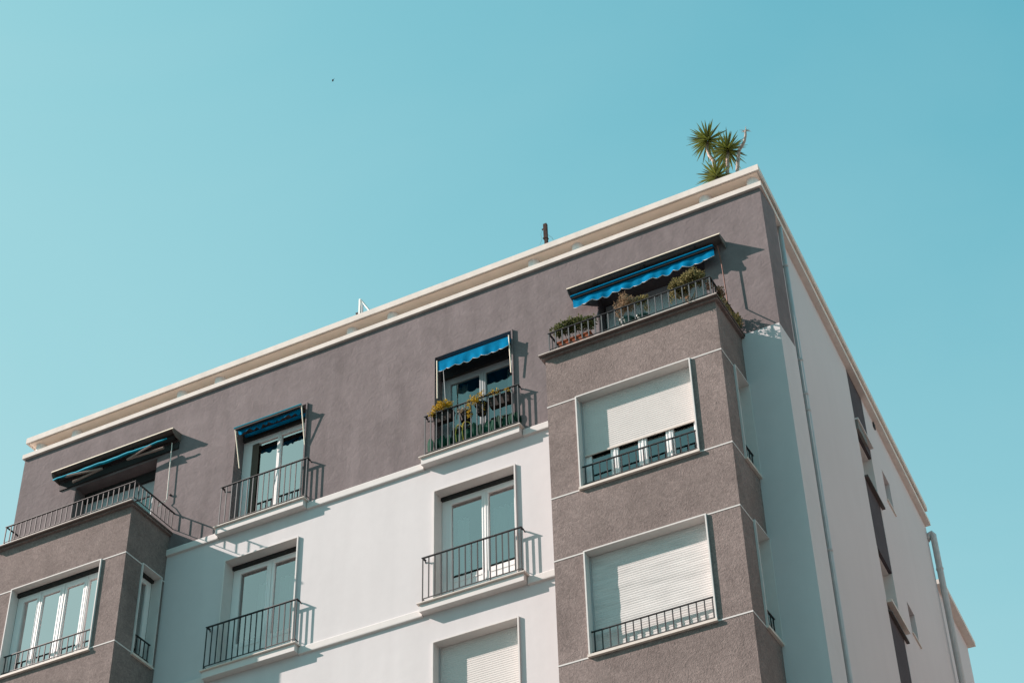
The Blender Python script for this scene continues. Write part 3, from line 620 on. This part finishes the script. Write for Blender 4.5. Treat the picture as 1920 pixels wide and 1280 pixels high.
def plant(label, base, potmb, potmat, leafmb, leafmat, stemmb=None, group=None, cat='potted plant', name='potted_plant', stemmat=None):
    t = thing(name, base, label, cat, group)
    if potmb is not None: obj('pot', potmb, potmat, t)
    if stemmb is not None and stemmb.v: obj('stem', stemmb, stemmat or M_TWIG, t)
    if leafmb is not None: obj('foliage', leafmb, leafmat, t, recalc=False)
    return t
G1 = 'plants on the near roof terrace'
PZ = 21.925
# leafy trough at the left end of the near terrace
lf = MB(); st = MB()
for i in range(9):
    x = -3.62+0.080*i; clumps(lf, (x, -1.13, 22.40+0.10*sin(0.5+i*0.33)), (0.10, 0.08, 0.11), 10, 0.06, 36, 0.045)
for i in range(8): stems(st, (-3.55+0.08*i, -1.12, PZ+0.2), [(-3.62+0.09*i, -1.12, 22.45)])
plant('green shrub in a terracotta trough at the left end of the terrace', (-3.28, -1.10, PZ), trough(-3.60, -2.98, -1.20, -1.04, PZ, 0.20), M_TERR, lf, M_LEAFG, st, G1)
# dry bush in a dark green pot
lf = MB(); st = MB(); clumps(lf, (-2.34, -1.10, 22.58), (0.17, 0.13, 0.18), 50, 0.055, 46, 0.030); clumps(lf, (-2.46, -1.14, 22.36), (0.05, 0.05, 0.12), 8, 0.04, 22, 0.03)
stems(st, (-2.32, -1.08, PZ+0.2), [(-2.42, -1.1, 22.5), (-2.3, -1.05, 22.55), (-2.22, -1.1, 22.5)])
plant('round dry reddish bush in a dark green pot', (-2.32, -1.08, PZ), pot_round((-2.32, -1.08, PZ), 0.09, 0.14, 0.26), M_POTG, lf, M_LEAFR, st, G1)
lf = MB(); st = MB(); clumps(lf, (-2.03, -1.08, 22.53), (0.14, 0.06, 0.06), 18, 0.045, 26, 0.034); clumps(lf, (-1.95, -1.1, 22.28), (0.05, 0.05, 0.12), 6, 0.04, 16, 0.032)
stems(st, (-2.05, -1.05, PZ+0.18), [(-2.1, -1.05, 22.5), (-1.98, -1.05, 22.5)])
plant('small olive plant in a dark pot right of the dry bush', (-2.05, -1.05, PZ), pot_round((-2.05, -1.05, PZ), 0.08, 0.13, 0.24), M_POTG, lf, M_LEAFO, st, G1)
# big bush with bare stems near the corner
lf = MB(); st = MB()
clumps(lf, (-1.33, -1.10, 22.50), (0.18, 0.13, 0.13), 52, 0.06, 48, 0.036); clumps(lf, (-1.05, -1.10, 22.585), (0.21, 0.14, 0.13), 66, 0.06, 48, 0.036); clumps(lf, (-1.45, -1.12, 22.28), (0.05, 0.05, 0.09), 6, 0.04, 18, 0.032)
stems(st, (-1.25, -1.06, PZ+0.10), [(-1.4, -1.1, 22.42), (-1.28, -1.06, 22.46), (-1.12, -1.05, 22.5), (-0.98, -1.08, 22.5)], 0.009)
stems(st, (-1.10, -1.10, PZ+0.10), [(-1.18, -1.1, 22.42), (-1.0, -1.1, 22.46)], 0.009)
plant('large round olive bush on bare stems near the terrace corner', (-1.22, -1.06, PZ), trough(-1.48, -0.98, -1.15, -0.98, PZ, 0.11), M_POTG, lf, M_LEAFO, st, G1)
lf = MB(); st = MB(); clumps(lf, (-0.80, -1.05, 22.38), (0.06, 0.08, 0.14), 14, 0.035, 20, 0.034); clumps(lf, (-0.70, -0.86, 22.30), (0.05, 0.14, 0.12), 20, 0.04, 20, 0.036)
stems(st, (-0.82, -0.95, PZ+0.12), [(-0.8, -1.05, 22.35), (-0.76, -0.8, 22.4)])
plant('straggly plant with rosy leaves in the terrace corner', (-0.82, -0.95, PZ), pot_round((-0.82, -0.95, PZ), 0.06, 0.09, 0.14), M_TERR, lf, M_LEAFP, st, G1)
lf = MB(); st = MB()
for y, z in ((-0.95, 22.06), (-0.82, 22.08), (-0.70, 22.10), (-0.60, 22.08), (-0.5, 22.05), (-0.38, 22.12), (-0.28, 22.08), (-0.18, 22.16), (-0.10, 22.24), (-0.04, 22.14)): clumps(lf, (-0.70, y, z+0.03), (0.05, 0.06, 0.11), 9, 0.035, 18, 0.034); stems(st, (-0.77, y, PZ+0.05), [(-0.7, y, z+0.05)])
plant('low trailing plants in a trough along the terrace side rail', (-0.78, -0.35, PZ), trough(-0.88, -0.75, -0.86, -0.03, PZ, 0.14), M_TERR, lf, M_LEAFO, st, G1)
lf = MB()
for k in range(9):
    an = k*0.7; leaf(lf, Vector((-1.125, -1.31, 22.02)), 0.055, Vector((cos(an), -0.4, sin(an))))
st = MB().tube([(-1.18, -1.2, 22.05), (-1.14, -1.29, 22.05), (-1.12, -1.32, 21.97), (-1.10, -1.33, 21.90)], 0.004, 5); leaf_cloud(lf, (-1.12, -1.32, 21.98), (0.04, 0.03, 0.07), 16, 0.03)
plant('pale flower spilling over the terrace coping', (-1.13, -1.29, 21.925), None, None, lf, M_LEAFP, st, G1, cat='flower', name='flower')
# near top floor balcony
G2 = 'plants on the near top floor balcony'
BZ = 21.571
lf = MB(); clumps(lf, (-6.52, -0.12, 22.60), (0.19, 0.07, 0.09), 26, 0.05, 26, 0.032); clumps(lf, (-6.70, -0.15, 22.50), (0.06, 0.04, 0.05), 6, 0.035, 18, 0.03); clumps(lf, (-6.35, -0.12, 22.57), (0.10, 0.05, 0.04), 7, 0.035, 18, 0.03)
plant('bushy yellow green plant in a dark box hung on the rail', (-6.52, -0.04, 22.28), trough(-6.72, -6.33, -0.10, 0.05, 22.30, 0.18), M_POTB, lf, M_LEAFY, None, G2)
lf = MB(); st = MB(); clumps(lf, (-5.84, -0.13, 22.47), (0.14, 0.05, 0.10), 18, 0.04, 20, 0.032)
for k in range(9): clumps(lf, (-5.93+random.uniform(-.015,.015), -0.14, 22.42-0.035*k), (0.02, 0.02, 0.02), 2, 0.025, 9, 0.028)
for k in range(5): clumps(lf, (-5.66+random.uniform(-.02,.02), -0.1, 22.32-0.04*k), (0.02, 0.02, 0.02), 1, 0.025, 7, 0.028)
clumps(lf, (-5.68, -0.13, 22.56), (0.05, 0.04, 0.06), 6, 0.035, 16, 0.03)
plant('trailing yellow plant in a dark round pot mid rail', (-5.74, -0.03, 22.18), pot_round((-5.74, -0.01, 22.20), 0.08, 0.12, 0.22), M_POTB, lf, M_LEAFY, None, G2)
lf = MB(); clumps(lf, (-6.10, -0.12, 22.36), (0.12, 0.05, 0.08), 9, 0.03, 12, 0.03)
plant('sparse dull plant in a black pot left of the trailing plant', (-6.10, -0.03, 22.15), pot_round((-6.08, -0.0, 22.16), 0.09, 0.12, 0.19), M_POTB, lf, M_LEAFR, None, G2)
lf = MB(); clumps(lf, (-5.42, -0.12, 22.50), (0.12, 0.05, 0.04), 10, 0.035, 18, 0.03); clumps(lf, (-5.14, -0.12, 22.47), (0.05, 0.04, 0.04), 5, 0.03, 14, 0.03)
plant('thin yellow plants in a long black box on the rail', (-5.34, -0.03, 22.20), trough(-5.56, -5.13, -0.10, 0.05, 22.23, 0.18), M_POTB, lf, M_LEAFY, None, G2)
def pad(mb, c, w, h, th, ang, lean):
    ax = Vector((cos(ang), sin(ang), 0)); n = Vector((-sin(ang), cos(ang), 0)); P = []; F = []; m = 12
    for s in (-1, 1):
        for k in range(m):
            t = 2*pi*k/m; x = cos(t)*w*(0.85+0.15*sin(t)); z = (sin(t)+1)*h/2
            p = Vector(c)+ax*x+Vector((0,0,z))+n*(s*th/2*0.5+lean*z); P.append(tuple(p))
        P.append(tuple(Vector(c)+Vector((0,0,h/2))+n*(s*th+lean*h/2)))
    a = m; b = 2*m+1
    for k in range(m):
        F += [(a, (k+1) % m, k), (b, m+1+k, m+1+(k+1) % m), (k, (k+1) % m, m+1+(k+1) % m, m+1+k)]
    mb.add(P, F)
xs = [-6.80, -6.66, -6.54, -6.42, -6.30, -6.16, -6.02, -5.88, -5.76, -5.62, -5.50, -5.38, -5.26, -5.14, -5.03]
for gi, (idx, lab) in enumerate(((xs[0:4], 'dark broad leaved plants at the left foot of the balcony rail'), (xs[4:10], 'dark green broad leaves with curled yellow stems'), (xs[10:15], 'brighter rounded green pads at the right foot of the rail'))):
    mb = MB(); y0 = -0.03
    for i, x in enumerate(idx):
        pad(mb, (x, y0+random.uniform(-.02,.02), BZ+0.06), 0.065+0.015*random.random(), 0.30+0.10*random.random(), 0.022, random.uniform(-0.6, 0.6), random.uniform(-0.1, 0.1))
        pad(mb, (x+0.05, y0+0.05, BZ+0.06), 0.06, 0.26+0.10*random.random(), 0.02, random.uniform(-0.9, 0.9), random.uniform(-0.1, 0.1))
    st = None
    if gi == 1:
        st = MB()
        for (xa, xb, zt_) in ((-6.22, -6.12, 22.07), (-6.08, -5.96, 22.09)):
            st.tube([(xa, -0.10, BZ+0.12), (xa-0.02, -0.10, BZ+0.32), (xa, -0.10, zt_-0.03), (xa+0.04, -0.10, zt_), (xb, -0.09, zt_-0.04), (xb+0.03, -0.08, zt_-0.12)], [0.007, 0.010, 0.010, 0.009, 0.007, 0.004], 6)
    a, b_ = idx[0]-0.06, idx[-1]+0.08
    t = plant(lab, ((a+b_)/2, -0.02, BZ), trough(a, b_, -0.095, 0.06, BZ+0.001, 0.08, 0.01), M_POTG, mb, M_PAD, st, G2, stemmat=M_HOSE)

# ---------------------------------------------------------------- yucca on the roof
YY = 1.2
yb = (-0.98, YY, ZT+0.105)
YU = thing('yucca', yb, 'spiky potted yucca with several stems on the roof corner', 'yucca')
obj('pot', pot_round(yb, 0.2, 0.27, 0.45), M_TERR, YU)
def trunk(pts, r0, r1):
    n = len(pts); obj('trunk', MB().tube(pts, [r0+(r1-r0)*i/(n-1) for i in range(n)], 8), M_BARK, YU, smooth=True)
zb = yb[2]+0.42
trunk([(-1.04, YY, zb), (-1.12, YY, 26.4), (-1.165, YY, 27.2), (-1.185, YY, 27.50), (-1.262, YY, 27.70), (-1.285, YY, 27.9), (-1.26, YY, 28.06)], 0.05, 0.026)
trunk([(-0.98, YY, zb), (-0.965, YY, 26.3), (-0.945, YY, 27.0), (-0.90, YY, 27.4), (-0.872, YY, 27.62)], 0.05, 0.03)
trunk([(-0.92, YY, zb), (-0.80, YY, 26.4), (-0.735, YY, 27.0), (-0.69, YY, 27.3), (-0.645, YY, 27.52), (-0.565, YY, 27.62), (-0.515, YY, 27.70), (-0.475, YY, 27.84), (-0.462, YY, 27.97)], 0.045, 0.022)
trunk([(-1.0, YY-0.05, zb), (-1.10, YY-0.1, 26.3), (-1.13, YY-0.1, 26.92)], 0.05, 0.03)
tip = MB()
for k in range(10):
    d = Vector((random.uniform(-1,1), random.uniform(-.6,.6), random.uniform(-.2,.9))).normalized(); tip.tube([Vector((-0.462, YY, 27.97)), Vector((-0.462, YY, 27.97))+d*random.uniform(.06,.13)], [0.012, 0.002], 4)
obj('dead_tip', tip, M_BARK, YU)
def rosette(c, R, n, lean=Vector((0,0,0)), zmin=-0.75):
    mb = MB()
    for k in range(n):
        ph = k*2.39996; zz = 1-(1-zmin)*(k+0.5)/n + random.uniform(-.08,.08); zz = max(-0.95, min(1, zz)); rr = math.sqrt(max(0, 1-zz*zz))
        d = (Vector((rr*cos(ph), rr*sin(ph), zz))+lean*0.3).normalized(); L = R*(0.82+0.3*random.random()); wd = 0.017+0.006*random.random()
        sd = d.cross(Vector((0,0,1))); sd = sd.normalized() if sd.length > 0.05 else Vector((1,0,0)); up_ = sd.cross(d)
        dr = -0.10 if zz < 0.6 else -0.02
        pts = [Vector(c)+d*L*t+Vector((0,0,dr*L*t*t)) for t in (0.04, 0.35, 0.7, 1.0)]; ws = [wd*0.7, wd, wd*0.75, 0.0012]
        P = []
        for p, q in zip(pts, ws): P += [tuple(p-sd*q+up_*q*0.25), tuple(p-up_*q*0.2), tuple(p+sd*q+up_*q*0.25)]
        mb.add(P, [(3*i+j, 3*i+j+1, 3*i+j+4, 3*i+j+3) for i in range(3) for j in range(2)])
    obj('leaf_rosette', mb, M_YUC, YU, recalc=False)
rosette((-1.25, YY, 28.09), 0.43, 76, Vector((-0.3,0,0.1)))
rosette((-0.88, YY, 27.64), 0.43, 80)
rosette((-1.14, YY-0.1, 26.95), 0.39, 74, Vector((0,0,0.2)), -0.5)

# ---------------------------------------------------------------- things on the roof and in the sky
ma = thing('antenna_mast', (-4.775, 1.0, ZT+0.105), 'short dark rusty mast sticking up behind the cornice', 'mast')
obj('pole', MB().box(-4.805, -4.745, 0.97, 1.03, ZT+0.105, 27.30).box(-4.822, -4.806, 0.98, 1.0, 26.9, 27.31), M_RUST, ma)
obj('clamp', MB().box(-4.83, -4.735, 0.96, 1.04, 26.90, 26.925).box(-4.86, -4.83, 0.99, 1.01, 27.18, 27.2), M_RUST, ma)
wr = MB()
wr.tube([(-4.83, 1, 27.2), (-4.90, 1.02, 27.1), (-4.88, 1.02, 26.95), (-4.92, 1.0, 26.8)], 0.003, 4).tube([(-4.74, 1, 27.0), (-4.66, 1.02, 26.9), (-4.60, 1.0, 26.75)], 0.003, 4)
obj('wire', wr, M_TWIG, ma)
wf = thing('metal_frame', (-9.05, 1.0, ZT+0.105), 'white metal frame with a slanted top rising behind the cornice', 'metal frame')
obj('upright', MB().box(-9.135, -9.095, 0.98, 1.04, ZT+0.105, 27.17), M_WMETAL, wf)
fr_ = MB().tube([(-9.10, 1.01, 27.15), (-8.85, 1.01, 26.72), (-8.55, 1.01, 26.20)], 0.022, 4); obj('brace', fr_, M_WMETAL, wf)
obj('upright', MB().box(-9.07, -9.045, 0.99, 1.03, ZT+0.105, 27.0), M_SASHG, wf)
obj('foot_bar', MB().box(-9.20, -9.14, 0.98, 1.04, 26.79, 26.82), M_IRON, wf)
tw = MB(); 
for k in range(7): tw.tube([(-7.17, 0.6, ZT+0.105 if k == 0 else 26.25), (-7.17+0.03*(k-3), 0.6, 26.33), (-7.17+0.045*(k-3), 0.6+0.01*k, 26.42-0.012*abs(k-3))], [0.005, 0.004, 0.003], 4)
tag(obj('twig', tw, M_TWIG), 'tiny bare twig tips just showing over the middle of the cornice', 'twig')
bd = MB(); bc = Vector((-30.193, 30, 73.079))
bd.ell(tuple(bc), (0.045, 0.045, 0.08), 8, 5)
bd.add([tuple(bc+Vector(p)) for p in ((0.01,0,0.03), (0.06,0.02,0.10), (0.11,0,0.13), (0.05,0,0.0))], [(0,1,2,3)]).add([tuple(bc+Vector(p)) for p in ((-0.01,0,-0.02), (-0.07,0.02,-0.05), (-0.11,0,-0.13), (-0.03,0,-0.06))], [(0,1,2,3)])
tag(obj('bird', bd, M_BIRD, recalc=False), 'tiny dark bird gliding high in the open sky', 'bird')
